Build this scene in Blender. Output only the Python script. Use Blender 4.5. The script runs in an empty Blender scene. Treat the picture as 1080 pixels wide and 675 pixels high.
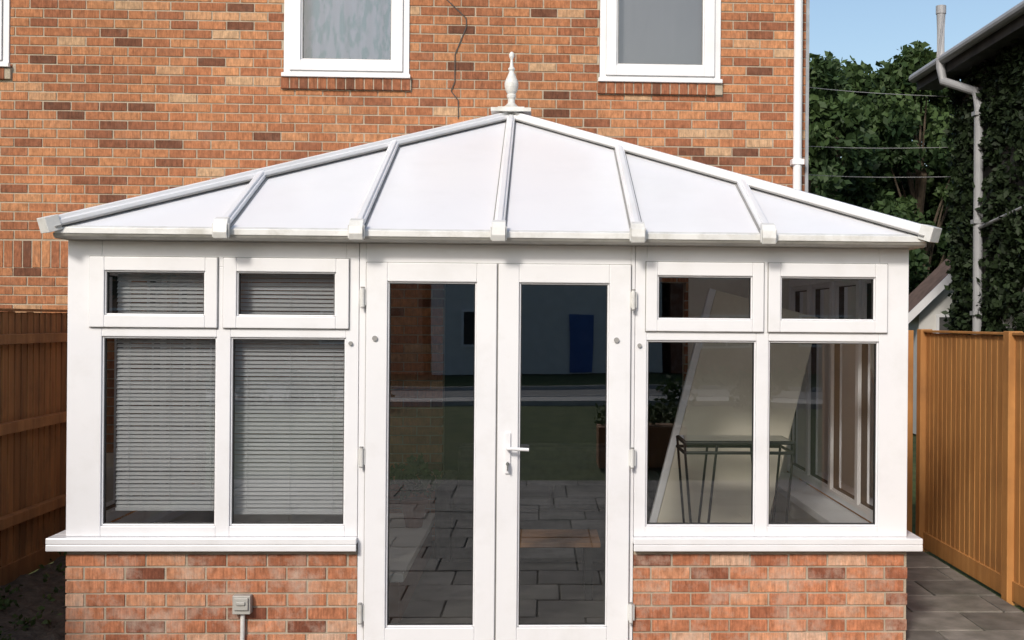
import bpy, math, random
import numpy as np
from mathutils import Vector, Matrix
random.seed(7); rng=np.random.default_rng(7)
S=bpy.context.scene
# ---------------------------------------------------------------- materials
def newmat(name):
    m=bpy.data.materials.new(name); m.use_nodes=True
    nt=m.node_tree; b=nt.nodes['Principled BSDF']
    return m,nt,b
def N(nt,t,**kw):
    n=nt.nodes.new(t)
    for k,v in kw.items(): setattr(n,k,v)
    return n
def noisy(name,c1,c2,scale=4,rough=.6,bump=.0,bscale=40,stretch=(1,1,1),tint=0.0,metal=0,detail=4,spec=.5,dirt=None,dscale=1.5,dlo=.5,dhi=.75,bdist=.01,transl=0):
    m,nt,b=newmat(name); L=nt.links
    mp=N(nt,'ShaderNodeMapping'); mp.inputs['Scale'].default_value=stretch
    geo=N(nt,'ShaderNodeNewGeometry')
    L.new(geo.outputs['Position'],mp.inputs['Vector'])
    n=N(nt,'ShaderNodeTexNoise'); n.inputs['Scale'].default_value=scale; n.inputs['Detail'].default_value=detail
    L.new(mp.outputs[0],n.inputs['Vector'])
    r=N(nt,'ShaderNodeValToRGB'); r.color_ramp.elements[0].position=.3; r.color_ramp.elements[1].position=.7
    r.color_ramp.elements[0].color=(*c1,1); r.color_ramp.elements[1].color=(*c2,1)
    L.new(n.outputs['Fac'],r.inputs['Fac']); col=r.outputs['Color']
    if tint:
        at=N(nt,'ShaderNodeAttribute',attribute_name='tint')
        mr=N(nt,'ShaderNodeMapRange'); mr.inputs['To Min'].default_value=1-tint; mr.inputs['To Max'].default_value=1+tint
        L.new(at.outputs['Fac'],mr.inputs['Value'])
        mx=N(nt,'ShaderNodeVectorMath',operation='SCALE'); L.new(col,mx.inputs[0]); L.new(mr.outputs[0],mx.inputs['Scale']); col=mx.outputs[0]
    if dirt:
        n2=N(nt,'ShaderNodeTexNoise'); n2.inputs['Scale'].default_value=dscale; n2.inputs['Detail'].default_value=6; n2.inputs['Roughness'].default_value=.65
        L.new(geo.outputs['Position'],n2.inputs['Vector'])
        r2=N(nt,'ShaderNodeMapRange'); r2.inputs['From Min'].default_value=dlo; r2.inputs['From Max'].default_value=dhi; r2.inputs['To Max'].default_value=dirt[1]
        L.new(n2.outputs['Fac'],r2.inputs['Value'])
        m2=N(nt,'ShaderNodeMix',data_type='RGBA'); L.new(r2.outputs[0],m2.inputs['Factor']); L.new(col,m2.inputs['A']); m2.inputs['B'].default_value=(*dirt[0],1); col=m2.outputs['Result']
    L.new(col,b.inputs['Base Color'])
    b.inputs['Roughness'].default_value=rough; b.inputs['Metallic'].default_value=metal; b.inputs['Specular IOR Level'].default_value=spec
    if bump:
        n3=N(nt,'ShaderNodeTexNoise'); n3.inputs['Scale'].default_value=bscale; n3.inputs['Detail'].default_value=4
        L.new(mp.outputs[0],n3.inputs['Vector'])
        bp=N(nt,'ShaderNodeBump'); bp.inputs['Strength'].default_value=bump; bp.inputs['Distance'].default_value=bdist
        L.new(n3.outputs['Fac'],bp.inputs['Height']); L.new(bp.outputs[0],b.inputs['Normal'])
    if transl:
        tr=N(nt,'ShaderNodeBsdfTranslucent'); L.new(col,tr.inputs[0]); mx=N(nt,'ShaderNodeMixShader'); mx.inputs[0].default_value=transl
        L.new(b.outputs[0],mx.inputs[1]); L.new(tr.outputs[0],mx.inputs[2]); L.new(mx.outputs[0],nt.nodes['Material Output'].inputs[0])
    return m
def brick_mat(name,stops,eff=0.0,effc=(.55,.45,.38),elo=.5,ehi=.72):
    m,nt,b=newmat(name); L=nt.links
    geo=N(nt,'ShaderNodeNewGeometry'); at=N(nt,'ShaderNodeAttribute',attribute_name='tint')
    r=N(nt,'ShaderNodeValToRGB'); cr=r.color_ramp
    while len(cr.elements)<len(stops): cr.elements.new(.5)
    for e,(p,c) in zip(cr.elements,stops): e.position=p; e.color=(*c,1)
    L.new(at.outputs['Fac'],r.inputs['Fac'])
    n=N(nt,'ShaderNodeTexNoise'); n.inputs['Scale'].default_value=28; n.inputs['Detail'].default_value=5; n.inputs['Roughness'].default_value=.7
    mp=N(nt,'ShaderNodeMapping'); mp.inputs['Scale'].default_value=(1,1,.6); L.new(geo.outputs['Position'],mp.inputs[0]); L.new(mp.outputs[0],n.inputs['Vector'])
    mr=N(nt,'ShaderNodeMapRange'); mr.inputs['From Min'].default_value=.3; mr.inputs['From Max'].default_value=.7; mr.inputs['To Min'].default_value=.62; mr.inputs['To Max'].default_value=1.38
    L.new(n.outputs['Fac'],mr.inputs['Value'])
    n4=N(nt,'ShaderNodeTexNoise'); n4.inputs['Scale'].default_value=1; n4.inputs['Detail'].default_value=2
    mp4=N(nt,'ShaderNodeMapping'); mp4.inputs['Scale'].default_value=(110,110,9); L.new(geo.outputs['Position'],mp4.inputs[0]); L.new(mp4.outputs[0],n4.inputs['Vector'])
    mr4=N(nt,'ShaderNodeMapRange'); mr4.inputs['From Min'].default_value=.3; mr4.inputs['From Max'].default_value=.7; mr4.inputs['To Min'].default_value=.8; mr4.inputs['To Max'].default_value=1.2
    L.new(n4.outputs['Fac'],mr4.inputs['Value'])
    mu=N(nt,'ShaderNodeMath',operation='MULTIPLY'); L.new(mr.outputs[0],mu.inputs[0]); L.new(mr4.outputs[0],mu.inputs[1])
    n5=N(nt,'ShaderNodeTexNoise'); n5.inputs['Scale'].default_value=.9; n5.inputs['Detail'].default_value=4; L.new(geo.outputs['Position'],n5.inputs['Vector'])
    mr5=N(nt,'ShaderNodeMapRange'); mr5.inputs['From Min'].default_value=.3; mr5.inputs['From Max'].default_value=.7; mr5.inputs['To Min'].default_value=.82; mr5.inputs['To Max'].default_value=1.16
    L.new(n5.outputs['Fac'],mr5.inputs['Value'])
    mu2=N(nt,'ShaderNodeMath',operation='MULTIPLY'); L.new(mu.outputs[0],mu2.inputs[0]); L.new(mr5.outputs[0],mu2.inputs[1])
    vm=N(nt,'ShaderNodeVectorMath',operation='SCALE'); L.new(r.outputs[0],vm.inputs[0]); L.new(mu2.outputs[0],vm.inputs['Scale']); col=vm.outputs[0]
    if eff:
        n2=N(nt,'ShaderNodeTexNoise'); n2.inputs['Scale'].default_value=5; n2.inputs['Detail'].default_value=8; n2.inputs['Roughness'].default_value=.75
        L.new(geo.outputs['Position'],n2.inputs['Vector'])
        r2=N(nt,'ShaderNodeMapRange'); r2.inputs['From Min'].default_value=elo; r2.inputs['From Max'].default_value=ehi; r2.inputs['To Max'].default_value=eff
        L.new(n2.outputs['Fac'],r2.inputs['Value'])
        m2=N(nt,'ShaderNodeMix',data_type='RGBA'); L.new(r2.outputs[0],m2.inputs['Factor']); L.new(col,m2.inputs['A']); m2.inputs['B'].default_value=(*effc,1); col=m2.outputs['Result']
    L.new(col,b.inputs['Base Color']); b.inputs['Roughness'].default_value=.88; b.inputs['Specular IOR Level'].default_value=.25
    ad=N(nt,'ShaderNodeMath',operation='ADD'); L.new(n.outputs['Fac'],ad.inputs[0]); L.new(n4.outputs['Fac'],ad.inputs[1])
    bp=N(nt,'ShaderNodeBump'); bp.inputs['Strength'].default_value=.5; bp.inputs['Distance'].default_value=.006
    L.new(ad.outputs[0],bp.inputs['Height']); L.new(bp.outputs[0],b.inputs['Normal'])
    return m
M={}
M['brick']=brick_mat('house_brick',[(0,(.15,.062,.036)),(.14,(.26,.10,.052)),(.5,(.38,.155,.073)),(.85,(.45,.21,.10)),(1,(.46,.29,.17))],eff=.12,effc=(.45,.35,.28))
M['dbrick']=brick_mat('dwarf_brick',[(0,(.20,.07,.04)),(.2,(.34,.125,.065)),(.55,(.46,.185,.095)),(.85,(.53,.26,.145)),(1,(.56,.35,.24))],eff=.7,effc=(.58,.46,.37),elo=.47,ehi=.70)
M['mortar']=noisy('mortar',(.36,.30,.225),(.47,.40,.31),scale=8,rough=.95,bump=.4,bscale=90)
M['pvc']=noisy('white_upvc',(.79,.79,.81),(.84,.84,.855),scale=2,rough=.28,dirt=((.58,.56,.52),.30),dscale=3.5,dlo=.50,dhi=.8)
M['pvc_old']=noisy('weathered_upvc',(.66,.66,.64),(.80,.80,.78),scale=6,rough=.42,dirt=((.38,.36,.30),.6),dscale=7,dlo=.46,dhi=.75)
M['gutter']=noisy('gutter_upvc',(.38,.37,.34),(.52,.51,.47),scale=5,stretch=(.5,1,1),rough=.45,dirt=((.20,.19,.15),.6),dscale=9)
M['poly']=noisy('polycarbonate',(.91,.91,.94),(.94,.94,.955),scale=1.2,rough=.3,dirt=((.78,.78,.78),.3),dscale=2.2,dlo=.5,dhi=.8,transl=.10)
M['rubber']=noisy('black_gasket',(.02,.02,.02),(.03,.03,.03),rough=.6)
M['seal']=noisy('grey_seal',(.25,.25,.24),(.35,.34,.33),rough=.6)
M['lead']=noisy('lead_flashing',(.25,.26,.28),(.38,.39,.41),scale=9,rough=.5)
M['cable']=noisy('dark_cable',(.05,.045,.04),(.07,.06,.055),rough=.7)
M['metal']=noisy('chrome',(.55,.55,.55),(.65,.65,.65),rough=.25,metal=.9)
M['black']=noisy('black_metal',(.012,.012,.013),(.02,.02,.02),rough=.4)
M['cream']=noisy('cream_panel',(.72,.66,.54),(.80,.75,.63),scale=3,rough=.55)
M['plaster']=noisy('plaster',(.72,.69,.62),(.80,.77,.70),scale=3,rough=.8)
M['blind']=noisy('blind_slat',(.56,.58,.60),(.63,.65,.67),scale=3,rough=.4,transl=.12)
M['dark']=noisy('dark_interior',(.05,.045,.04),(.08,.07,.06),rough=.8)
M['fabric']=noisy('dark_fabric',(.022,.022,.024),(.04,.04,.042),scale=20,rough=.95)
M['tile']=noisy('floor_tile',(.10,.095,.09),(.16,.15,.14),scale=5,rough=.4)
M['fence_o']=noisy('fence_orange',(.40,.175,.048),(.52,.255,.08),scale=3,stretch=(4,4,.5),rough=.7,bump=.3,bscale=9,tint=.09,dirt=((.22,.10,.035),.5),dscale=2.5)
M['fence_b']=noisy('fence_brown',(.25,.11,.04),(.40,.19,.07),scale=3,stretch=(4,4,.5),rough=.75,bump=.35,bscale=9,tint=.28,dirt=((.10,.055,.03),.6),dscale=2.5)
M['slab']=noisy('paving_slab',(.13,.12,.105),(.25,.23,.205),scale=6,rough=.8,bump=.4,bscale=30,tint=.30,dirt=((.07,.075,.05),.65),dscale=1.8)
M['joint']=noisy('joint_soil',(.06,.06,.045),(.10,.09,.07),scale=20,rough=1)
M['soil']=noisy('soil',(.05,.04,.03),(.12,.095,.07),scale=14,rough=1,bump=1,bscale=25,bdist=.03)
M['lawn']=noisy('lawn',(.05,.085,.022),(.12,.15,.045),scale=3,rough=.95,bump=1,bscale=60,bdist=.03,dirt=((.17,.16,.08),.5),dscale=.6)
M['asphalt']=noisy('asphalt',(.16,.16,.16),(.22,.22,.21),scale=20,rough=.9)
M['kerb']=noisy('concrete',(.40,.385,.36),(.50,.485,.45),scale=6,rough=.85)
M['rooftile']=noisy('roof_tile',(.07,.055,.05),(.13,.10,.085),scale=8,rough=.85,bump=.5,bscale=12,tint=.25)
M['render']=noisy('painted_render',(.62,.61,.59),(.72,.71,.68),scale=3,rough=.85)
M['darkwall']=noisy('dark_wall',(.06,.06,.062),(.11,.105,.10),scale=5,rough=.85)
M['bluedoor']=noisy('blue_paint',(.03,.09,.30),(.04,.12,.36),rough=.4)
M['bark']=noisy('bark',(.06,.045,.03),(.13,.10,.07),scale=8,stretch=(3,3,.6),rough=.95,bump=.8,bscale=10)
M['greypvc']=noisy('grey_pipe',(.34,.35,.37),(.42,.43,.45),rough=.45)
M['terracotta']=noisy('terracotta',(.20,.09,.06),(.28,.13,.08),rough=.8)
M['browntile']=noisy('brown_tile',(.10,.065,.05),(.17,.11,.085),scale=8,rough=.85)
def leafmat(name,c1,c2):
    m,nt,b=newmat(name); L=nt.links
    at=N(nt,'ShaderNodeAttribute',attribute_name='tint')
    r=N(nt,'ShaderNodeValToRGB'); r.color_ramp.elements[0].color=(*c1,1); r.color_ramp.elements[1].color=(*c2,1)
    L.new(at.outputs['Fac'],r.inputs[0]); L.new(r.outputs[0],b.inputs['Base Color']); b.inputs['Roughness'].default_value=.6; b.inputs['Specular IOR Level'].default_value=.3
    tr=N(nt,'ShaderNodeBsdfTranslucent'); L.new(r.outputs[0],tr.inputs[0])
    mx=N(nt,'ShaderNodeMixShader'); mx.inputs[0].default_value=.25
    L.new(b.outputs[0],mx.inputs[1]); L.new(tr.outputs[0],mx.inputs[2]); L.new(mx.outputs[0],nt.nodes['Material Output'].inputs[0])
    return m
M['leaf']=leafmat('tree_leaf',(.018,.040,.014),(.080,.130,.042))
M['leaf2']=leafmat('light_leaf',(.03,.05,.012),(.11,.16,.05))
M['ivy']=leafmat('ivy_leaf',(.012,.022,.010),(.04,.065,.026))
def curtain(name,ca,cb,cc,vs=6,mixk=.5):
    m,nt,b=newmat(name); L=nt.links
    geo=N(nt,'ShaderNodeNewGeometry')
    v=N(nt,'ShaderNodeTexNoise'); v.inputs['Scale'].default_value=vs; v.inputs['Detail'].default_value=4; mv=N(nt,'ShaderNodeMapping'); mv.inputs['Scale'].default_value=(2.4,1,.9); L.new(geo.outputs['Position'],mv.inputs[0]); L.new(mv.outputs[0],v.inputs['Vector'])
    r=N(nt,'ShaderNodeValToRGB'); e=r.color_ramp.elements; e[0].color=(*ca,1); e[0].position=.42; e[1].color=(*cb,1); e[1].position=.54
    L.new(v.outputs['Fac'],r.inputs[0])
    mx=N(nt,'ShaderNodeMix',data_type='RGBA'); mx.inputs['Factor'].default_value=mixk; L.new(r.outputs[0],mx.inputs['A']); mx.inputs['B'].default_value=(*cc,1)
    L.new(mx.outputs['Result'],b.inputs['Base Color']); b.inputs['Roughness'].default_value=.9
    return m
M['curtain1']=curtain('teal_patterned_curtain',(.02,.16,.22),(.24,.29,.40),(.16,.21,.31),7,.25)
M['curtain2']=curtain('grey_curtain',(.23,.23,.24),(.25,.25,.26),(.22,.22,.235),2)
def glassmat(name,base,gain,tint=(.9,.93,.92)):
    m=bpy.data.materials.new(name); m.use_nodes=True; nt=m.node_tree; nt.nodes.clear(); L=nt.links
    out=N(nt,'ShaderNodeOutputMaterial'); t=N(nt,'ShaderNodeBsdfTransparent'); t.inputs[0].default_value=(*tint,1)
    g=N(nt,'ShaderNodeBsdfGlossy'); g.inputs['Roughness'].default_value=.008; g.inputs[0].default_value=(.95,.97,1,1)
    fr=N(nt,'ShaderNodeFresnel'); fr.inputs['IOR'].default_value=1.5
    ma=N(nt,'ShaderNodeMath',operation='MULTIPLY_ADD'); L.new(fr.outputs[0],ma.inputs[0]); ma.inputs[1].default_value=gain; ma.inputs[2].default_value=base; ma.use_clamp=True
    geo=N(nt,'ShaderNodeNewGeometry'); n=N(nt,'ShaderNodeTexNoise'); n.inputs['Scale'].default_value=1.6; n.inputs['Detail'].default_value=0; L.new(geo.outputs['Position'],n.inputs['Vector'])
    bp=N(nt,'ShaderNodeBump'); bp.inputs['Strength'].default_value=.09; bp.inputs['Distance'].default_value=.01; L.new(n.outputs['Fac'],bp.inputs['Height']); L.new(bp.outputs[0],g.inputs['Normal'])
    mx=N(nt,'ShaderNodeMixShader'); L.new(ma.outputs[0],mx.inputs[0]); L.new(t.outputs[0],mx.inputs[1]); L.new(g.outputs[0],mx.inputs[2]); L.new(mx.outputs[0],out.inputs[0])
    return m
M['glass']=glassmat('double_glazing',.08,1.6,(.97,.98,.98))
M['upglass']=glassmat('upper_glazing',.07,1.6,(.92,.94,.95))
M['doorglass']=glassmat('door_glazing',.12,1.6,(.90,.93,.93))
# ---------------------------------------------------------------- mesh builder
class MB:
    def __init__(s): s.v=[]; s.f=[]; s.t=[]
    def box(s,x0,x1,y0,y1,z0,z1,t=None,R=None):
        i=len(s.v); p=[(x0,y0,z0),(x1,y0,z0),(x1,y1,z0),(x0,y1,z0),(x0,y0,z1),(x1,y0,z1),(x1,y1,z1),(x0,y1,z1)]
        if R is not None: p=[tuple(R@Vector(q)) for q in p]
        s.v+=p
        s.f+=[(i,i+3,i+2,i+1),(i+4,i+5,i+6,i+7),(i,i+1,i+5,i+4),(i+1,i+2,i+6,i+5),(i+2,i+3,i+7,i+6),(i+3,i,i+4,i+7)]
        s.t+=[random.random() if t is None else t]*6
        return s
    def poly(s,pts,t=.5):
        i=len(s.v); s.v+=[tuple(p) for p in pts]; s.f.append(tuple(range(i,i+len(pts)))); s.t.append(t); return s
    def beam(s,a,b,w,h,t=.5,up=(0,0,1),off=0):
        a=Vector(a); b=Vector(b); d=(b-a).normalized(); sd=d.cross(Vector(up)).normalized(); n=sd.cross(d).normalized()
        i=len(s.v)
        for p in (a,b):
            for q in ((-1,0),(1,0),(1,1),(-1,1)): s.v.append(tuple(p+sd*q[0]*w/2+n*(q[1]*h+off)))
        s.f+=[(i,i+1,i+2,i+3),(i+7,i+6,i+5,i+4),(i,i+4,i+5,i+1),(i+1,i+5,i+6,i+2),(i+2,i+6,i+7,i+3),(i+3,i+7,i+4,i)]; s.t+=[t]*6; return s
    def tube(s,pts,r,seg=10,t=.5,r2=None):
        pts=[Vector(p) for p in pts]; i0=len(s.v); n=len(pts)
        for k,p in enumerate(pts):
            d=(pts[min(k+1,n-1)]-pts[max(k-1,0)]).normalized()
            u=d.cross(Vector((0,0,1)));  u=u if u.length>.05 else d.cross(Vector((1,0,0))); u.normalize(); w=d.cross(u)
            rr=r if r2 is None else r+(r2-r)*k/(n-1)
            for j in range(seg):
                a=2*math.pi*j/seg; s.v.append(tuple(p+u*math.cos(a)*rr+w*math.sin(a)*rr))
        for k in range(n-1):
            for j in range(seg):
                a=i0+k*seg+j; b=i0+k*seg+(j+1)%seg; s.f.append((a,b,b+seg,a+seg)); s.t.append(t)
        s.f.append(tuple(i0+j for j in range(seg))[::-1]); s.f.append(tuple(i0+(n-1)*seg+j for j in range(seg))); s.t+=[t,t]; return s
    def lathe(s,c,prof,seg=24,t=.5):
        i0=len(s.v)
        for r,z in prof:
            for j in range(seg):
                a=2*math.pi*j/seg; s.v.append((c[0]+r*math.cos(a),c[1]+r*math.sin(a),c[2]+z))
        for k in range(len(prof)-1):
            for j in range(seg):
                a=i0+k*seg+j; b=i0+k*seg+(j+1)%seg; s.f.append((a,b,b+seg,a+seg)); s.t.append(t)
        s.f.append(tuple(i0+j for j in range(seg))[::-1]); s.f.append(tuple(i0+(len(prof)-1)*seg+j for j in range(seg))); s.t+=[t,t]; return s
    def prism(s,prof,x0,x1,t=.5):
        i0=len(s.v); m=len(prof)
        for x in (x0,x1):
            for p in prof: s.v.append((x,p[0],p[1]))
        for j in range(m): s.f.append((i0+j,i0+(j+1)%m,i0+m+(j+1)%m,i0+m+j)); s.t.append(t)
        s.f.append(tuple(range(i0,i0+m))[::-1]); s.f.append(tuple(range(i0+m,i0+2*m))); s.t+=[t,t]; return s
    def ring(s,x0,x1,z0,z1,w,y0,y1,wz=None):
        wz=wz or w
        s.box(x0,x0+w,y0,y1,z0,z1); s.box(x1-w,x1,y0,y1,z0,z1)
        s.box(x0+w,x1-w,y0,y1,z0,z0+wz); s.box(x0+w,x1-w,y0,y1,z1-wz,z1); return s
    def obj(s,name,mat,parent=None,bevel=0,smooth=False,loc=None,rotz=0):
        me=bpy.data.meshes.new(name); me.from_pydata(s.v,[],s.f); me.update()
        at=me.attributes.new('tint','FLOAT','FACE'); at.data.foreach_set('value',s.t)
        o=bpy.data.objects.new(name,me); S.collection.objects.link(o); me.materials.append(M[mat] if isinstance(mat,str) else mat)
        if smooth: me.polygons.foreach_set('use_smooth',[True]*len(me.polygons))
        if bevel:
            b=o.modifiers.new('bevel','BEVEL'); b.width=bevel; b.segments=2; b.limit_method='ANGLE'
        if loc: o.location=loc
        if rotz: o.rotation_euler=(0,0,rotz)
        if parent: o.parent=parent
        return o
def empty(name):
    e=bpy.data.objects.new(name,None); S.collection.objects.link(e); return e
# ---------------------------------------------------------------- bricks
def subtract(r,h):
    x0,x1,z0,z1=r; a,b,c,d=h
    if a>=x1 or b<=x0 or c>=z1 or d<=z0: return [r]
    o=[]
    if a>x0: o.append((x0,a,z0,z1))
    if b<x1: o.append((b,x1,z0,z1))
    m0,m1=max(a,x0),min(b,x1)
    if c>z0: o.append((m0,m1,z0,c))
    if d<z1: o.append((m0,m1,d,z1))
    return o
def bricks(x0,x1,z0,z1,holes=(),y=0,th=.1,soldiers=()):
    B=MB(); zc=z0; row=0
    allh=list(holes)+list(soldiers)
    while zc<z1-.02:
        xs=x0-(.1125 if row%2 else 0)-random.uniform(0,.006)
        while xs<x1:
            a=max(xs,x0); b=min(xs+.215,x1)
            if b-a>.02:
                rs=[(a,b,zc,min(zc+.065,z1))]
                for h in allh:
                    rs=[q for r in rs for q in subtract(r,h)]
                t=min(1,max(0,random.gauss(.5,.27)))
                for r in rs:
                    if r[1]-r[0]>.015 and r[3]-r[2]>.012:
                        j=random.uniform(-.0015,.0015)
                        B.box(r[0]+random.uniform(-.0015,.002),r[1]+random.uniform(-.002,.0015),y+j,y+th,r[2]+random.uniform(-.001,.0015),r[3]+random.uniform(-.0015,.001),t)
            xs+=.225
        zc+=.075; row+=1
    for (a,b,c,d) in soldiers:
        x=a+.005
        while x+.06<=b:
            B.box(x,x+.065,y+random.uniform(-.002,.001),y+th,c+.005,d-.005,min(1,max(0,random.gauss(.35,.22)))); x+=.075
    return B
def mortar(x0,x1,z0,z1,holes=(),y=0,th=.2):
    rs=[(x0,x1,z0,z1)]
    for h in holes: rs=[q for r in rs for q in subtract(r,h)]
    B=MB()
    for r in rs: B.box(r[0],r[1],y+.006,y+th,r[2],r[3],.5)
    return B
G0=-0.05
# ================================================================= HOUSE
house=empty('brick_house')
WY=3.0
W1=(-1.865,-.84,3.77,4.82); W2=(.718,1.726,3.77,4.82); W3=(-5.2,-4.06,3.81,4.86); PD=(-.55,1.45,-.05,2.12)
holes=[W1,W2,W3,PD]
sills=[(-1.885,-.82,3.665,3.77),(.70,1.745,3.665,3.77),(-5.22,-4.04,3.705,3.81)]
sold=[(-6.5,-2.62,2.19,2.415)]
bricks(-7.5,2.45,G0,5.15,holes+sills,soldiers=sold).obj('front_brickwork','brick',house,bevel=.003,loc=(0,WY,0))
mortar(-7.5,2.45,G0,5.15,holes).obj('front_mortar','mortar',house,loc=(0,WY,0))
SB=MB()
for (a,b,c,d) in sills:
    x=a+.004
    while x+.06<b: SB.box(x,x+.066,WY-.03,WY+.09,c+.008,d-.004,random.uniform(.0,.3)); x+=.0755
SB.obj('brick_window_sills','brick',house,bevel=.004)
SM=MB()
for (a,b,c,d) in sills: SM.box(a+.006,b-.006,WY-.024,WY+.0045,c+.012,d-.008)
SM.obj('sill_mortar','mortar',house)
bricks(0,9.0,G0,5.15).obj('side_brickwork','brick',house,bevel=.003,loc=(2.45,WY+.1,0),rotz=math.pi/2)
mortar(0.01,9.0,G0,5.15,th=.15).obj('side_mortar','mortar',house,loc=(2.45,WY+.1,0),rotz=math.pi/2)
MB().box(-7.5,2.3,12.0,12.15,G0,5.15).obj('rear_wall','mortar',house)
MB().box(-7.5,-7.35,3.2,12.0,G0,5.15).obj('party_wall','mortar',house)
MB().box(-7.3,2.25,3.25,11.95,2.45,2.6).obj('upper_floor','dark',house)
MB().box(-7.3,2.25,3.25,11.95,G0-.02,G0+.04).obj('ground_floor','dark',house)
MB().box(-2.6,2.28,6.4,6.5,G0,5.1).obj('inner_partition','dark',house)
rf=MB()
for k in range(14):
    for side in (0,1):
        y0=2.7 if side==0 else 12.45; yr=7.57
        a=k/14; b=(k+1)/14+.01
        f=lambda t: (y0+(yr-y0)*t, 5.12+2.9*t)
        p=f(a); q=f(b); z=.03
        rf.poly([(-7.6,p[0],p[1]+z),(2.6,p[0],p[1]+z),(2.6,q[0],q[1]),(-7.6,q[0],q[1])],random.random())
rf.obj('roof','rooftile',house)
g=MB(); g.poly([(2.44,WY+.1,5.15),(2.44,12.1,5.15),(2.44,7.57,7.95)]); g.poly([(-7.4,WY+.1,5.15),(-7.4,12.1,5.15),(-7.4,7.57,7.95)]); g.obj('gable_ends','brick',house)
MB().box(-7.6,2.6,2.66,2.70,4.98,5.16).obj('fascia','pvc',house)
MB().box(-7.6,2.6,2.70,3.0,4.98,4.995).obj('soffit','pvc',house)
MB().tube([(-7.6,2.6,5.13),(2.6,2.6,5.13)],.055,12).obj('house_gutter','pvc',house)
dp=MB(); dp.tube([(2.36,2.6,5.1),(2.36,2.6,4.98),(2.36,2.72,4.8),(2.36,2.93,4.68),(2.36,2.94,4.5),(2.36,2.94,0)],.036,14)
for z in (4.7,3.1,1.6,.3): dp.box(2.31,2.41,2.90,2.995,z,z+.045)
dp.obj('downpipe','pvc',house,smooth=False)
MB().box(2.435,2.462,2.985,3.0,G0,5.1).obj('corner_trim','lead',house)
def upwin(x0,x1,z0,z1,cm,nm):
    f=MB(); f.ring(x0+.003,x1-.003,z0+.003,z1-.003,.062,WY+.0-.012,WY+.07)
    f.ring(x0+.055,x1-.055,z0+.055,z1-.055,.085,WY-.03,WY+.05)
    f.ring(x0+.14,x1-.14,z0+.14,z1-.14,.012,WY-.012,WY+.045)
    f.box(x0-.01,x1+.01,WY-.05,WY-.012,z0-.002,z0+.03)
    f.obj(nm+'_frame','pvc',house,bevel=.004)
    g=MB(); g.ring(x0+.053,x1-.053,z0+.053,z1-.053,.004,WY-.020,WY-.010); g.ring(x0+.151,x1-.151,z0+.151,z1-.151,.006,WY-.005,WY+.03); g.obj(nm+'_gasket','seal',house)
    MB().poly([(x0+.14,WY+.01,z0+.14),(x1-.14,WY+.01,z0+.14),(x1-.14,WY+.01,z1-.14),(x0+.14,WY+.01,z1-.14)]).obj(nm+'_glass','upglass',house)
    c=MB(); n=60; am=1 if cm=='curtain1' else .15
    for i in range(n):
        xa=x0+(x1-x0)*i/n; xb=x0+(x1-x0)*(i+1)/n
        fy=lambda j: WY+.12+am*(.005*math.sin(j*1.1+.6*math.sin(j*.37))+.005*math.sin(j*.43))
        c.poly([(xa,fy(i),z0),(xb,fy(i+1),z0),(xb,fy(i+1),z1),(xa,fy(i),z1)])
    c.obj(nm+'_curtain',cm,house,smooth=True)
upwin(*W1,'curtain1','bedroom_window'); upwin(*W2,'curtain2','landing_window'); upwin(*W3,'curtain2','end_window')
ck=MB(); pts=[(-.62,4.5)]
x,z=-.62,4.5
while z>3.45:
    z-=.075; x+=random.choice([0,0,.06,.08,-.03]); pts.append((x,z))
for a,b in zip(pts[:-1],pts[1:]): ck.beam((a[0],WY-.004,a[1]),(b[0],WY-.004,b[1]),.008,.005,up=(0,-1,0))
ck.obj('wall_crack','cable',house)
# ================================================================= CONSERVATORY
con=empty('conservatory')
def dwarf(a,b): return bricks(a,b,G0,.49)
XL,XR=-2.40,2.376
dwarf(XL,-.777).obj('dwarf_wall_bricks_a','dbrick',con,bevel=.003)
mortar(XL+.006,-.779,G0,.488,th=.25).obj('dwarf_wall_mortar_a','mortar',con)
dwarf(.79,XR).obj('dwarf_wall_bricks_b','dbrick',con,bevel=.003)
mortar(.792,XR-.006,G0,.488,th=.25).obj('dwarf_wall_mortar_b','mortar',con)
bricks(0,2.88,G0,.49).obj('dwarf_side_bricks_r','dbrick',con,bevel=.003,loc=(XR,.105,0),rotz=math.pi/2)
mortar(0.15,2.88,G0,.488,th=.24).obj('dwarf_side_mortar_r','mortar',con,loc=(XR,.105,0),rotz=math.pi/2)
bricks(0,2.88,G0,.49).obj('dwarf_side_bricks_l','dbrick',con,bevel=.003,loc=(XL,2.985,0),rotz=-math.pi/2)
mortar(0,2.73,G0,.488,th=.24).obj('dwarf_side_mortar_l','mortar',con,loc=(XL,2.985,0),rotz=-math.pi/2)
pl=MB(); pl.box(XL+.252,-.79,.252,.27,G0,.50); pl.box(.80,XR-.252,.252,.27,G0,.50); pl.box(XR-.27,XR-.243,.27,2.98,G0,.50); pl.box(XL+.243,XL+.27,.27,2.98,G0,.50); pl.obj('inner_lining','plaster',con)
isl=MB(); isl.box(XL+.07,-.785,.068,.31,.505,.555); isl.box(.795,XR-.07,.068,.31,.505,.555); isl.box(XR-.31,XR-.068,.31,2.98,.505,.555); isl.box(XL+.068,XL+.31,.31,2.98,.505,.555); isl.obj('inner_sills','pvc',con,bevel=.004)
MB().box(1.47,2.30,2.965,2.992,G0,2.25).obj('inner_plaster_wall','plaster',con)
sl=MB()
for a,b in ((-2.49,-.775),(.787,2.447)):
    sl.box(a,b,-.055,.068,.53,.566); sl.box(a,b,-.055,-.043,.492,.5295)
sl.box(XR+.002,2.447,.069,2.98,.53,.566); sl.box(-2.49,XL-.002,.069,2.98,.53,.566)
sl.obj('outer_sills','pvc',con,bevel=.005)
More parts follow.
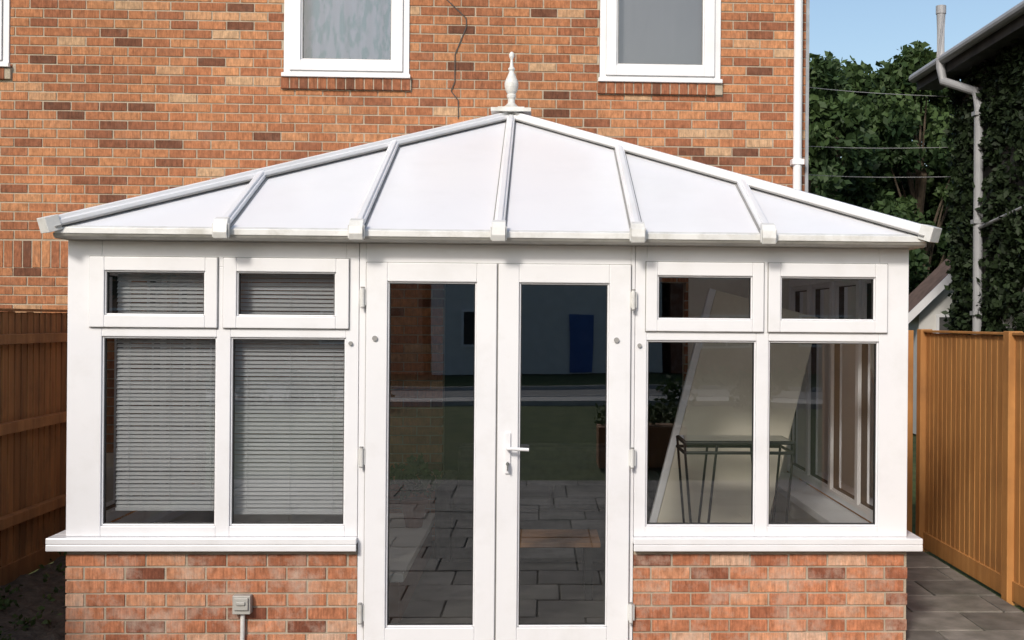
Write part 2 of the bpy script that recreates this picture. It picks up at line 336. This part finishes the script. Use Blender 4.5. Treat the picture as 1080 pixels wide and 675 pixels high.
MB().box(XL+.004,-.78,-.04,.06,.490,.5285).box(.793,XR-.004,-.04,.06,.490,.5285).obj('sill_under','seal',con)
def win(x0,x1,jl,jr,mull,openers,parent,nm,loc=None,rotz=0,glass='glass'):
    z0,zt=.567,2.228; zb=.625; zg=1.69; zg2=1.785; zh=2.085
    f=MB()
    f.box(x0,jl,0,.07,z0,zt); f.box(jr,x1,0,.07,z0,zt)
    f.box(jl,jr,0.0,.07,zh,zt)
    edges=[jl]+[e for m in mull for e in m]+[jr]
    for i in range(0,len(edges),2):
        f.box(edges[i],edges[i+1],0,.07,z0,zb); f.box(edges[i],edges[i+1],0,.07,zg,zg2)
    for a,b in mull: f.box(a,b,0,.07,z0,zh)
    for i in range(0,len(edges),2):
        f.ring(edges[i],edges[i+1],zb,zg,.010,.012,.06)
    f.obj(nm+'_frame','pvc',parent,bevel=.004,loc=loc,rotz=rotz)
    sg=MB(); gk=MB(); gl=MB(); g2=MB()
    for a,b,ga,gb in openers:
        sg.box(a,ga,-.020,.05,1.742,2.137); sg.box(gb,b,-.020,.05,1.742,2.137)
        sg.box(ga,gb,-.020,.05,1.742,1.81); sg.box(ga,gb,-.020,.05,2.06,2.137)
        sg.ring(ga,gb,1.81,2.06,.009,-.008,.045)
        g2.ring(a-.004,b+.004,1.738,2.141,.005,-.006,.002)
        gk.ring(ga+.008,gb-.008,1.818,2.052,.005,.0,.03)
        gl.poly([(ga,.012,1.81),(gb,.012,1.81),(gb,.012,2.06),(ga,.012,2.06)])
    sg.obj(nm+'_opener_sashes','pvc',parent,bevel=.005,loc=loc,rotz=rotz)
    g2.obj(nm+'_sash_shadow_gap','seal',parent,loc=loc,rotz=rotz)
    for i in range(0,len(edges),2):
        gk.ring(edges[i]+.009,edges[i+1]-.009,zb+.009,zg-.009,.005,.02,.05)
        gl.poly([(edges[i],.03,zb),(edges[i+1],.03,zb),(edges[i+1],.03,zg),(edges[i],.03,zg)])
    gk.obj(nm+'_gaskets','rubber',parent,loc=loc,rotz=rotz)
    gl.obj(nm+'_glass',glass,parent,loc=loc,rotz=rotz)
win(XL,-.778,-2.21,-.849,[(-1.572,-1.495)],[(-2.274,-1.567,-2.192,-1.634),(-1.534,-.833,-1.460,-.905)],con,'window_l')
win(.790,2.37,.857,2.199,[(1.488,1.559)],[(.850,1.526,.915,1.461),(1.553,2.242,1.622,2.172)],con,'window_r')
def side_open():
    o=[];m=[]
    a0=.10; b0=2.86; w=(b0-a0-3*.07)/4; e=a0
    for i in range(4):
        o.append((e-.03,e+w+.03,e+.04,e+w-.04))
        if i<3: m.append((e+w,e+w+.07))
        e+=w+.07
    return a0,b0,m,o
a0,b0,mm,oo=side_open()
win(0,2.90,a0,b0,mm,oo,con,'window_side_r',loc=(XR-.006,.075,0),rotz=math.pi/2)
win(0,2.90,a0,b0,mm,oo,con,'window_side_l',loc=(XL,2.98,0),rotz=-math.pi/2)
df=MB(); df.box(-.775,-.738,-.002,.07,G0,2.228); df.box(.765,.788,-.002,.07,G0,2.228); df.box(-.738,.765,-.002,.07,2.10,2.228); df.box(-.738,.765,-.03,.07,G0,-.036)
df.obj('door_frame','pvc',con,bevel=.004)
def leaf(x0,x1,g0,g1,nm):
    d=MB(); yb=.04; y0=-.024
    d.box(x0,g0,y0,yb,-.033,2.118); d.box(g1,x1,y0,yb,-.033,2.118); d.box(g0,g1,y0,yb,2.012,2.118); d.box(g0,g1,y0,yb,-.033,.055)
    d.ring(g0,g1,.055,2.012,.010,-.010,.035)
    d.obj(nm,'pvc',con,bevel=.005)
    k=MB(); k.ring(g0+.009,g1-.009,.064,2.003,.005,.0,.03); k.obj(nm+'_gasket','rubber',con)
    k=MB(); k.ring(x0-.004,x1+.004,-.036,2.122,.005,-.010,.0); k.obj(nm+'_shadow_gap','seal',con)
    MB().poly([(g0,.010,.055),(g1,.010,.055),(g1,.010,2.012),(g0,.010,2.012)]).obj(nm+'_glass','doorglass',con)
leaf(-.734,.001,-.615,-.112,'door_leaf_a'); leaf(.010,.763,.128,.640,'door_leaf_b')
MB().box(.0015,.0095,-.008,.03,-.03,2.115).obj('door_meeting_seal','seal',con)
h=MB()
for z in (1.92,1.02,.14):
    for x in (-.752,.776):
        h.tube([(x,-.035,z-.055),(x,-.035,z+.055)],.011,10); h.box(x-.02,x+.02,-.027,-.002,z-.045,z+.045)
h.obj('door_hinges','pvc_old',con)
hk=MB()
for z in (1.976,1.864,1.076,.964,.196,.084):
    for x in (-.752,.776): hk.tube([(x,-.0352,z-.004),(x,-.0352,z+.004)],.012,10)
hk.obj('hinge_caps','seal',con)
hd=MB(); hd.box(.055,.085,-.036,-.023,.93,1.16)
hd.tube([(.07,-.036,1.075),(.07,-.072,1.075),(.075,-.078,1.075),(.19,-.078,1.070)],.010,10)
hd.obj('door_handle','pvc',con,bevel=.003)
hl=MB(); hl.tube([(.07,-.036,.985),(.07,-.046,.985)],.010,12); hl.box(.066,.074,-.075,-.046,.95,1.0); hl.obj('door_lock','metal',con)
kk=MB()
for x,z in ((-.683,1.69),(.682,1.69)): kk.tube([(x,-.024,z),(x,-.036,z)],.015,14)
for x,z in ((-.822,1.66),(.815,1.66)): kk.tube([(x,0.0,z),(x,-.014,z)],.012,12)
kk.obj('lock_buttons','seal',con,)
# ---- roof
ex0,ex1,ey,ez=-2.43,2.43,-.16,2.285; ax,ay,az=.015,2.25,3.33
A=Vector((ax,ay,az)); RB=Vector((ax,WY-.005,az))
c0=Vector((ex0,ey,ez)); c1=Vector((ex1,ey,ez))
b0_=Vector((ex0,WY-.005,ez)); b1_=Vector((ex1,WY-.005,ez))
r=MB()
for fc in ([c0,c1,A],[c1,b1_,RB,A],[b0_,c0,A,RB]): r.poly(fc)
r.obj('roof_panels','poly',con)
MB().prism([(ey-.004,ez-.030),(ey-.004,ez+.003),(ey+.03,ez+.017),(ey+.03,ez-.030)],ex0+.02,ex1-.02).obj('eaves_edge_trim','pvc_old',con,bevel=.003)
bars=MB(); caps=MB(); seals=MB()
nf=(A-c0).cross(c1-c0).normalized()
if nf.z<0: nf=-nf
def ptf(x):
    t=(x-ex0)/(ax-ex0) if x<ax else (ex1-x)/(ex1-ax)
    return Vector((x,ey+(ay-ey)*t,ez+(az-ez)*t))
for x in (-1.5,-.765,.015,.785,1.515):
    top=ptf(x); bot=Vector((x,ey,ez))
    d=(top-bot).normalized()
    bars.beam(bot-d*.03,top,.060,.026,up=nf,off=.008); bars.beam(bot-d*.03,top,.034,.040,up=nf,off=.009)
    seals.beam(bot-d*.01,top,.078,.006,up=nf,off=.002)
    caps.prism([(ey-.055,ez-.052),(ey-.068,ez-.02),(ey-.060,ez+.022),(ey-.035,ez+.056),(ey+.01,ez+.07),(ey+.01,ez+.02),(ey-.018,ez-.052)],x-.038,x+.038)
    caps.box(x-.045,x-.039,ey-.05,ey-.02,ez-.045,ez+.03); caps.box(x+.039,x+.045,ey-.05,ey-.02,ez-.045,ez+.03)
for y in (.75,1.5,2.25):
    for sx,ex in ((-1,ex0),(1,ex1)):
        t=min(1,(y-ey)/(ay-ey)); top=Vector((ex+(ax-ex)*t,y,ez+(az-ez)*t)); bot=Vector((ex,y,ez))
        ns=Vector((sx*(az-ez),0,abs(ex-ax))).normalized()
        bars.beam(bot,top,.052,.034,up=ns,off=.006)
for c in (c0,c1):
    d=(A-c).normalized()
    bars.beam(c-d*.02,A,.10,.030,off=.006); bars.beam(c-d*.02,A,.055,.050,off=.008)
    seals.beam(c,A,.13,.006,off=.0)
    e=c-d*.02
    caps.beam(e-d*.02,e+d*.06,.105,.085,off=-.022)
bars.obj('glazing_bars','pvc',con,bevel=.006); caps.obj('bar_end_caps','pvc_old',con,bevel=.007); seals.obj('bar_seals','seal',con)
MB().beam(A-Vector((0,.05,0)),RB,.14,.07,off=.0).obj('ridge_cap','lead',con,bevel=.01)
fl=MB()
for e in (b0_,b1_): fl.beam(e+Vector((0,-.01,.03)),RB+Vector((0,-.01,.05)),.03,.13)
fl.obj('wall_flashing','lead',con)
ev=MB(); ev.box(XL-.01,XR+.01,-.045,.06,2.2285,2.256); ev.obj('eaves_beam','gutter',con,bevel=.004)
gt=MB(); n=10
prof=[(-.105-.052*math.cos(math.pi*i/n),2.258-.030*math.sin(math.pi*i/n)) for i in range(n+1)]
gt.prism(prof,-2.42,2.42)
gt.box(-2.455,-2.40,-.05,2.95,2.236,2.266); gt.box(2.38,2.455,-.05,2.95,2.236,2.266)
gt.obj('gutter','gutter',con)
fi=MB()
fi.box(ax-.15,ax+.15,ay-.13,ay+.13,az+.035,az+.062)
fi.box(ax-.10,ax+.10,ay-.09,ay+.09,az+.062,az+.075)
fi.lathe((ax,ay,az+.075),[(.06,0),(.062,.012),(.045,.022),(.028,.04),(.026,.07),(.034,.085),(.036,.10),(.030,.11),(.042,.13),(.052,.165),(.053,.19),(.046,.215),(.032,.245),(.022,.27),(.018,.285),(.026,.295),(.026,.305),(.016,.315),(.012,.345),(.009,.37),(.014,.382),(.020,.395),(.021,.41),(.015,.424),(.004,.432)])
fi.obj('finial','pvc_old',con)
MB().box(XL+.1,XR-.1,.075,2.99,G0-.02,G0+.03).obj('tiled_floor','tile',con)
def blind(x0,x1,z0,z1,nm):
    b=MB(); z=z0
    while z<z1-.03:
        R=Matrix.Translation((0,.115+random.uniform(-.001,.001),z))@Matrix.Rotation(math.radians(52+random.uniform(-4,4)),4,'X')@Matrix.Rotation(random.uniform(-.0015,.0015),4,'Y')
        b.box(x0,x1,-.0125,.0125,-.0005,.0005,R=R); z+=.0235
    b.box(x0,x1,.10,.13,z1-.03,z1); b.box(x0,x1,.105,.128,z0-.025,z0-.008)
    for k in (.12,.5,.88):
        x=x0+(x1-x0)*k; b.box(x-.001,x+.001,.100,.101,z0,z1)
    b.obj(nm,'blind',con)
blind(-2.165,-1.555,.72,2.12,'venetian_blind_a'); blind(-1.50,-.86,.70,2.12,'venetian_blind_b')
# ---- interior objects
st=empty('metal_plant_stand')
b=MB()
X0,X1,Y0,Y1,ZT=1.13,1.80,.42,.80,1.06
for z in (ZT,ZT-.06):
    b.tube([(X0,Y0,z),(X1,Y0,z)],.010,8);b.tube([(X0,Y1,z),(X1,Y1,z)],.010,8);b.tube([(X0,Y0,z),(X0,Y1,z)],.010,8);b.tube([(X1,Y0,z),(X1,Y1,z)],.010,8)
for x in (X0,X1):
    s=1 if x==X0 else -1
    for y in (Y0,Y1):
        b.tube([(x,y,ZT),(x+s*.09,y,-.0)],.008,8); b.tube([(x+s*.20,y,ZT),(x+s*.09,y,-.0)],.008,8)
b.obj('wire_frame','black',st)
MB().box(X0+.01,X1-.01,Y0+.01,Y1-.01,ZT+.004,ZT+.012).obj('glass_top','glass',st)
pn=empty('leaning_board')
R=Matrix.Translation((.90,1.35,G0+.035))@Matrix.Rotation(math.radians(14.5),4,'Y')@Matrix.Rotation(math.radians(-4),4,'X')
MB().box(.05,.80,0,.04,0,2.12,R=R).obj('board','cream',pn,bevel=.004)
MB().box(0,.048,-.01,.05,0,2.12,R=R).obj('edge_trim','pvc',pn,bevel=.004)
bx=empty('storage_cabinet')
MB().box(-2.0,-1.1,1.9,2.5,G0+.03,.75).obj('carcass','cream',bx,bevel=.006)
MB().box(-1.98,-1.56,1.885,1.9,.02,.72).box(-1.54,-1.12,1.885,1.9,.02,.72).obj('doors','plaster',bx,bevel=.004)
bn=empty('low_bench')
MB().box(-.95,-.55,.3,2.5,.24,.29).obj('bench_top','plaster',bn,bevel=.006)
MB().box(-.93,-.58,.33,2.47,G0+.03,.24).obj('bench_base','terracotta',bn)
sf=empty('dark_sofa')
MB().box(-.40,1.10,2.0,2.85,.0,.40).box(-.40,1.10,2.66,2.92,.40,.80).box(-.52,-.40,2.0,2.9,.0,.58).box(1.10,1.22,2.0,2.9,.0,.58).obj('sofa_body','fabric',sf,bevel=.04)
MB().box(-.38,.34,1.97,2.64,.405,.50).box(.36,1.08,1.97,2.64,.405,.50).obj('cushions','fabric',sf,bevel=.03)
tb=empty('coffee_table')
MB().box(-.05,.65,.9,1.4,.33,.36).obj('table_top','fence_b',tb,bevel=.004)
q=MB()
for x in (.0,.55):
    for y in (.94,1.31): q.box(x,x+.05,y,y+.05,G0+.03,.33)
q.obj('legs','black',tb)
def leaves(name,mat,centers,parent=None,size=.1,per=60,flat=1.0):
    V=[];T=[]
    for (x,y,z,r) in centers:
        k=max(8,int(per)); u=rng.normal(size=(k,3)); u/=np.linalg.norm(u,axis=1)[:,None]; rr=r*rng.uniform(.35,1.05,size=(k,1))
        p=np.array([x,y,z])+u*rr*np.array([1,1,flat])
        a=rng.normal(size=(k,3)); a/=np.linalg.norm(a,axis=1)[:,None]; b=np.cross(a,rng.normal(size=(k,3))); b/=np.linalg.norm(b,axis=1)[:,None]
        s=size*rng.uniform(.6,1.4,size=(k,1))
        V.append(np.stack([p-a*s,p+b*s*.55,p+a*s,p-b*s*.55],axis=1).reshape(-1,3))
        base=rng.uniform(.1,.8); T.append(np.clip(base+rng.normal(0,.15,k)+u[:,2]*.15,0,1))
    V=np.concatenate(V); T=np.concatenate(T); n=len(V)//4
    me=bpy.data.meshes.new(name); me.vertices.add(4*n); me.vertices.foreach_set('co',V.ravel()); me.loops.add(4*n); me.polygons.add(n)
    me.loops.foreach_set('vertex_index',np.arange(4*n)); me.polygons.foreach_set('loop_start',np.arange(0,4*n,4)); me.polygons.foreach_set('loop_total',np.full(n,4))
    me.update(); at=me.attributes.new('tint','FLOAT','FACE'); at.data.foreach_set('value',T.astype(np.float32))
    o=bpy.data.objects.new(name,me); S.collection.objects.link(o); me.materials.append(M[mat])
    if parent: o.parent=parent
    return o
pp=empty('potted_plant')
MB().lathe((-.66,1.9,.29),[(.06,0),(.09,.16),(.1,.17),(.1,.2),(.07,.2)]).obj('pot','terracotta',pp)
leaves('foliage','leaf2',[(-.66,1.9,.58,.13),(-.56,1.85,.64,.10),(-.76,1.95,.66,.1),(-.64,1.9,.74,.08)],pp,size=.035,per=60)
# ================================================================= junction box
bxo=empty('outdoor_junction_box')
b=MB(); b.box(-1.46,-1.36,-.055,-.001,.14,.245); b.box(-1.45,-1.37,-.068,-.055,.165,.235); b.box(-1.435,-1.385,-.078,-.068,.195,.215); b.obj('box_body','gutter',bxo,bevel=.006)
MB().tube([(-1.41,-.02,.14),(-1.41,-.02,.05),(-1.412,-.02,G0)],.013,12).obj('conduit','pvc_old',bxo)
# ================================================================= GROUND
MB().poly([(-300,-300,G0-.04),(300,-300,G0-.04),(300,300,G0-.04),(-300,300,G0-.04)]).obj('ground','lawn')
pv=empty('patio_paving')
MB().box(-3.35,3.38,-6.9,3.0,G0-.035,G0-.012).obj('joints','joint',pv)
sb=MB(); y=-6.9; rr_=0
while y<2.95:
    hgt=.45; x=-3.35-(.3 if rr_%2 else 0)
    while x<3.38:
        w=random.choice([.6,.6,.45]); a=max(x,-3.35); c=min(x+w-.012,3.37)
        if c-a>.05 and not (c<-2.35 and y>-2.2):
            yy1=min(y+hgt-.012,2.99); j=random.uniform(-.003,.003)
            if not (a>XL-.05 and c<XR+.0 and y>.1): sb.box(a,c,y,yy1,G0-.025,G0+j)
        x+=w
    y+=hgt; rr_+=1
sb.obj('slabs','slab',pv,bevel=.006)
so=MB(); nx,ny=14,60
def sz(i,j): return G0+.004+.03*math.sin(i*1.9+j*.7)*math.sin(j*.9)+random.uniform(0,.02)+.012
zz=[[sz(i,j) for j in range(ny+1)] for i in range(nx+1)]
for i in range(nx):
    for j in range(ny):
        q=lambda a,b:(-3.38+.96*a/nx,-2.2+5.2*b/ny,zz[a][b])
        so.poly([q(i,j),q(i+1,j),q(i+1,j+1),q(i,j+1)])
so.obj('soil_bed','soil',smooth=True)
cs=[(random.uniform(-3.3,-2.6),random.uniform(-.5,2.9),G0+random.uniform(0,.08),random.uniform(.05,.13)) for _ in range(60)]
leaves('low_weeds','leaf2',cs,None,size=.022,per=24,flat=.6)
# ================================================================= FENCES
def fence(nm,x,ya,yb,zt,mat,side,rails,rail_side,ang):
    e=empty(nm); b=MB(); y=ya
    while y<yb:
        w=random.uniform(.098,.104)
        R=Matrix.Translation((x,y,0))@Matrix.Rotation(math.radians(ang*side),4,'Z')
        b.box(-.007,.007,0,w+.012,G0+.12,zt+random.uniform(-.006,.002),R=R); y+=w
    b.obj('boards',mat,e,bevel=.002)
    c=MB()
    yy=ya
    while yy<yb-.1:
        y2=min(yy+1.83,yb)
        c.box(x-.016,x+.016,yy+.05,y2-.05,G0-.01,G0+.125)
        for z,hh in rails: c.box(min(x+.012*rail_side,x+.075*rail_side),max(x+.012*rail_side,x+.075*rail_side),yy+.05,y2-.05,z-hh/2,z+hh/2)
        c.box(x-.03,x+.03,yy+.05,y2-.05,zt+.003,zt+.022)
        yy+=1.83
    c.obj('rails_and_gravel_boards',mat,e,bevel=.004)
    p=MB(); yy=ya
    while yy<=yb+.01:
        p.box(x-.05,x+.05,yy-.05,yy+.05,G0-.05,zt+.03); yy+=1.83
    p.obj('posts',mat,e,bevel=.006)
    return e
fence('wooden_fence',3.44,-6.2,2.95,1.72,'fence_o',-1,[],-1,2)
fence('wooden_fence',-3.44,-6.2,2.95,1.83,'fence_b',1,[(1.64,.07),(1.03,.075),(.39,.075)],1,5)
gt2=empty('garden_gate'); b=MB(); x=2.50
while x<3.34:
    b.box(x,min(x+.098,3.37),3.02,3.04,G0+.06,1.74+random.uniform(-.003,.003)); x+=.102
b.obj('gate_boards','fence_o',gt2,bevel=.003)
MB().box(2.5,3.36,3.045,3.08,1.45,1.55).box(2.5,3.36,3.045,3.08,.3,.4).obj('ledges','fence_o',gt2)
MB().box(2.50,2.62,3.0,3.015,.98,1.06).box(2.56,2.58,2.97,3.0,1.0,1.04).box(3.18,3.30,3.0,3.015,.98,1.06).obj('latch','black',gt2,bevel=.003)
# ================================================================= NEIGHBOUR
nb=empty('ivy_clad_house')
NX,NY=5.6,8.15
MB().box(NX,NX+7,2.5,NY,G0,5.05).obj('walls','darkwall',nb)
nr=MB()
for k in range(16):
    t0=k/16; t1=(k+1)/16+.01
    xa=NX-.35+3.8*t0; xb=NX-.35+3.8*t1; za=5.08+2.6*t0; zb=5.08+2.6*t1
    nr.poly([(xa,2.2,za+.03),(xb,2.2,zb),(xb,NY+.75,zb),(xa,NY+.75,za+.03)],random.random())
    xa=NX+7.35-3.9*t0; xb=NX+7.35-3.9*t1
    nr.poly([(xa,2.2,za+.03),(xb,2.2,zb),(xb,NY+.75,zb),(xa,NY+.75,za+.03)],random.random())
nr.obj('roof','rooftile',nb)
MB().poly([(NX,NY-.01,5.05),(NX+7,NY-.01,5.05),(NX+3.5,NY-.01,7.6)]).obj('gable','darkwall',nb)
MB().box(NX-.33,NX-.30,2.2,NY+.75,4.92,5.10).box(NX-.30,NX,2.2,NY+.75,4.93,4.95).obj('fascia','darkwall',nb)
MB().tube([(NX-.38,2.2,5.08),(NX-.38,NY+.75,5.08)],.06,12).obj('gutter','greypvc',nb)
pi=MB(); pi.tube([(NX-.40,7.75,5.65),(NX-.40,7.75,4.98),(NX-.38,7.70,4.80),(NX-.12,7.3,4.6),(NX-.10,7.25,4.4),(NX-.10,7.25,0)],.055,14)
for z in (4.3,3.0,1.9): pi.box(NX-.17,NX-.001,7.19,7.31,z,z+.05)
pi.tube([(NX-.40,7.75,5.65),(NX-.40,7.75,5.75)],.063,14)
pi.obj('soil_pipe','greypvc',nb)
MB().tube([(NX-.10,7.2,2.95),(NX-.12,5.0,3.15)],.022,8).obj('waste_pipe','greypvc',nb)
MB().box(NX-.02,NX+.03,6.0,6.75,1.75,2.2).obj('side_window','pvc',nb)
cs=[]
for _ in range(1150):
    y=random.uniform(5.0,NY+.05); z=random.uniform(0,4.95)
    d=abs(y-7.25)
    if random.random()<(.3 if d<.2 else .9): cs.append((NX-.03,y,z,random.uniform(.06,.17)))
for _ in range(110): cs.append((NX+random.uniform(0,.7),NY+.06,random.uniform(0,5.0),.14))
leaves('ivy','ivy',cs,nb,size=.045,per=40)
# ================================================================= TREES
def tree(nm,x,y,h,rad,seed,mat='leaf',cl=130,size=.10,per=150,lowfrac=.15):
    rnd=random.Random(seed); e=empty(nm); t=MB()
    pts=[(x+rnd.uniform(-.1,.1)*k,y+rnd.uniform(-.1,.1)*k,G0+h*.8*k/6) for k in range(7)]
    t.tube(pts,.2*h/7,10,r2=.05)
    cs=[]
    for k in range(cl):
        zf=rnd.uniform(lowfrac,1.0); prof=math.sin(math.pi*min(1,(zf-lowfrac*.3)/(1.02-lowfrac*.3))**.8)*.95+.12
        a=rnd.uniform(0,6.283); q=rnd.uniform(.15,1)**.6*rad*prof*rnd.uniform(.8,1.15)
        cs.append((x+q*math.cos(a),y+q*math.sin(a),h*zf*(1+rnd.uniform(-.03,.03)),rnd.uniform(.2,.5)*rad/2.2))
    for c in cs[::5]:
        k=min(6,int(c[2]/h*6)); p=pts[max(1,k-1)]
        t.tube([p,((p[0]+c[0])/2,(p[1]+c[1])/2,(p[2]+c[2])/2+.1),c[:3]],.05,6,r2=.012)
    t.obj('trunk_and_limbs','bark',e); leaves('crown',mat,cs,e,size=size,per=per)
tree('deciduous_tree',6.3,19.0,7.3,2.0,1)
tree('deciduous_tree',9.0,20.5,7.9,2.2,2,cl=150)
tree('deciduous_tree',12.5,21,8.0,2.6,3)
tree('deciduous_tree',3.4,19,6.6,2.2,4,cl=70)
tree('deciduous_tree',7.9,22.5,7.9,2.2,8,cl=150)
tree('deciduous_tree',10.3,23.5,8.4,2.2,9,cl=140)
cs=[(rng.uniform(1,16),25+rng.uniform(-1,1),rng.uniform(0,5.8),rng.uniform(.5,.9)) for _ in range(240)]
leaves('background_hedge','leaf',cs,None,size=.17,per=100)
ct=empty('white_cottage')
ca,cb_,cy_=6.5,9.7,12.5; cm_=(ca+cb_)/2
MB().box(ca,cb_,cy_,cy_+3,G0,2.05).poly([(ca,cy_+.001,2.05),(cb_,cy_+.001,2.05),(cm_,cy_+.001,3.55)]).obj('walls','render',ct)
q=MB(); q.poly([(ca-.25,cy_-.2,1.85),(cm_,cy_-.2,3.65),(cm_,cy_+1.2,3.65),(ca-.25,cy_+1.2,1.85)]); q.poly([(cm_,cy_-.2,3.65),(cb_+.25,cy_-.2,1.85),(cb_+.25,cy_+1.2,1.85),(cm_,cy_+1.2,3.65)]); q.obj('roof','browntile',ct)
MB().beam((ca-.27,cy_-.22,1.77),(cm_,cy_-.22,3.59),.03,.12).obj('bargeboard','pvc',ct)
MB().ring(ca+.28,ca+.75,1.45,1.95,.05,cy_-.03,cy_+.02).obj('window_frame','pvc',ct); MB().box(ca+.33,ca+.70,cy_-.01,cy_+.01,1.5,1.9).obj('window_pane','darkwall',ct)
cb=empty('overhead_cables')
b=MB()
for z0,z1,yy in ((5.0,4.75,8.4),(4.2,4.12,8.6),(3.82,3.72,8.5)):
    b.tube([(2.4+ (NX-2.4)*t/10, yy, z0+(z1-z0)*t/10-.06*math.sin(math.pi*t/10)) for t in range(11)],.004,6)
b.obj('cables','lead',cb)
# ================================================================= BEHIND THE CAMERA
rd=empty('road'); MB().box(-60,60,-24.5,-20.5,G0-.035,G0-.012).obj('carriageway','asphalt',rd)
MB().box(-60,60,-20.5,-20.35,G0-.05,G0+.09).box(-60,60,-24.65,-24.5,G0-.05,G0+.09).obj('kerbs','kerb',rd)
MB().box(-60,60,-20.35,-18.9,G0-.05,G0+.07).obj('pavement','kerb')
def oh(x,wm,doorx,seed):
    e=empty('opposite_house'); w=8; y=-34
    MB().box(x,x+w,y-7,y,G0,5.0).obj('walls',wm,e)
    q=MB()
    q.poly([(x-.2,y+.4,4.9),(x+w+.2,y+.4,4.9),(x+w+.2,y-3.5,7.4),(x-.2,y-3.5,7.4)]); q.poly([(x-.2,y-7.4,4.9),(x+w+.2,y-7.4,4.9),(x+w+.2,y-3.5,7.4),(x-.2,y-3.5,7.4)]); q.obj('roof','rooftile',e)
    q=MB(); q.poly([(x,y,5),(x,y-7,5),(x,y-3.5,7.3)]); q.poly([(x+w,y,5),(x+w,y-7,5),(x+w,y-3.5,7.3)]); q.obj('gables',wm,e)
    f=MB(); g=MB()
    for wx in (1,4.5):
        for wz in (.9,3.3):
            if wz==.9 and abs(wx-doorx)<1: continue
            f.ring(x+wx,x+wx+1.8,wz,wz+1.2,.08,y,y+.05); f.box(x+wx+.86,x+wx+.94,y,y+.05,wz+.08,wz+1.12); g.box(x+wx+.08,x+wx+1.72,y+.002,y+.012,wz+.08,wz+1.12)
    f.obj('window_frames','pvc',e); g.obj('window_panes','rubber',e)
    MB().box(x+doorx,x+doorx+.8,y,y+.06,.0,2.05).obj('front_door','bluedoor' if seed==2 else 'rooftile',e)
oh(-20.1,'dbrick',6.5,1); oh(-11.8,'dbrick',1.0,5); oh(-3.5,'render',4.75,2); oh(4.8,'dbrick',6.2,3); oh(13.1,'render',6.6,4)
cs=[(rng.uniform(-20,20),-18.3+rng.uniform(-.2,.2),rng.uniform(0,.7),.3) for _ in range(150)]
leaves('garden_hedge','leaf',[c for c in cs if not -3<c[0]<3],None,size=.07,per=60)
tree('garden_tree',-8.5,-15,5.5,1.7,11,cl=70,per=80)
tree('garden_tree',8.5,-17,6.0,1.8,12,cl=70,per=80)
pb=empty('planter_box')
MB().box(1.0,2.1,-8.6,-8.0,G0,.45).obj('box','fence_b',pb,bevel=.01)
leaves('shrub','leaf2',[(1.1+.1*i,-8.3,.55+.1*random.random(),.17) for i in range(10)],pb,size=.04,per=50)
# ================================================================= LIGHT
az_,el=math.radians(203),math.radians(33)
sd=Vector((math.sin(az_)*math.cos(el),math.cos(az_)*math.cos(el),math.sin(el)))
sun=bpy.data.lights.new('sun','SUN'); sun.energy=2.6; sun.angle=math.radians(8); sun.color=(1,.93,.84)
so_=bpy.data.objects.new('sun',sun); S.collection.objects.link(so_); so_.rotation_euler=(-sd).to_track_quat('-Z','Y').to_euler()
w=bpy.data.worlds.new('World'); S.world=w; w.use_nodes=True; nt=w.node_tree
sk=nt.nodes.new('ShaderNodeTexSky'); sk.sky_type='NISHITA'; sk.sun_disc=False; sk.sun_elevation=el; sk.sun_rotation=az_; sk.dust_density=2.0; sk.ozone_density=1.5; sk.air_density=1.2
bg=nt.nodes['Background']; bg.inputs['Strength'].default_value=.15; nt.links.new(sk.outputs[0],bg.inputs[0])
S.view_settings.view_transform='Standard'; S.view_settings.look='None'; S.view_settings.exposure=0; S.view_settings.gamma=1
# ================================================================= CAMERA
psi=math.radians(2.3); r_=math.radians(.45)
F=Vector((math.sin(psi),math.cos(psi),0)); R=Vector((math.cos(psi),-math.sin(psi),0)); U=Vector((0,0,1))
R2=R*math.cos(r_)+U*math.sin(r_); U2=U*math.cos(r_)-R*math.sin(r_)
cam=bpy.data.cameras.new('camera'); co=bpy.data.objects.new('camera',cam); S.collection.objects.link(co)
mt=Matrix((R2,U2,-F)).transposed().to_4x4(); mt.translation=Vector((.25,-6.7,1.8)); co.matrix_world=mt
cam.sensor_width=36; cam.lens=36*1240/1080; cam.shift_x=-80/1080; cam.shift_y=0.5/1080; cam.clip_end=1000; cam.clip_start=.05
S.camera=co
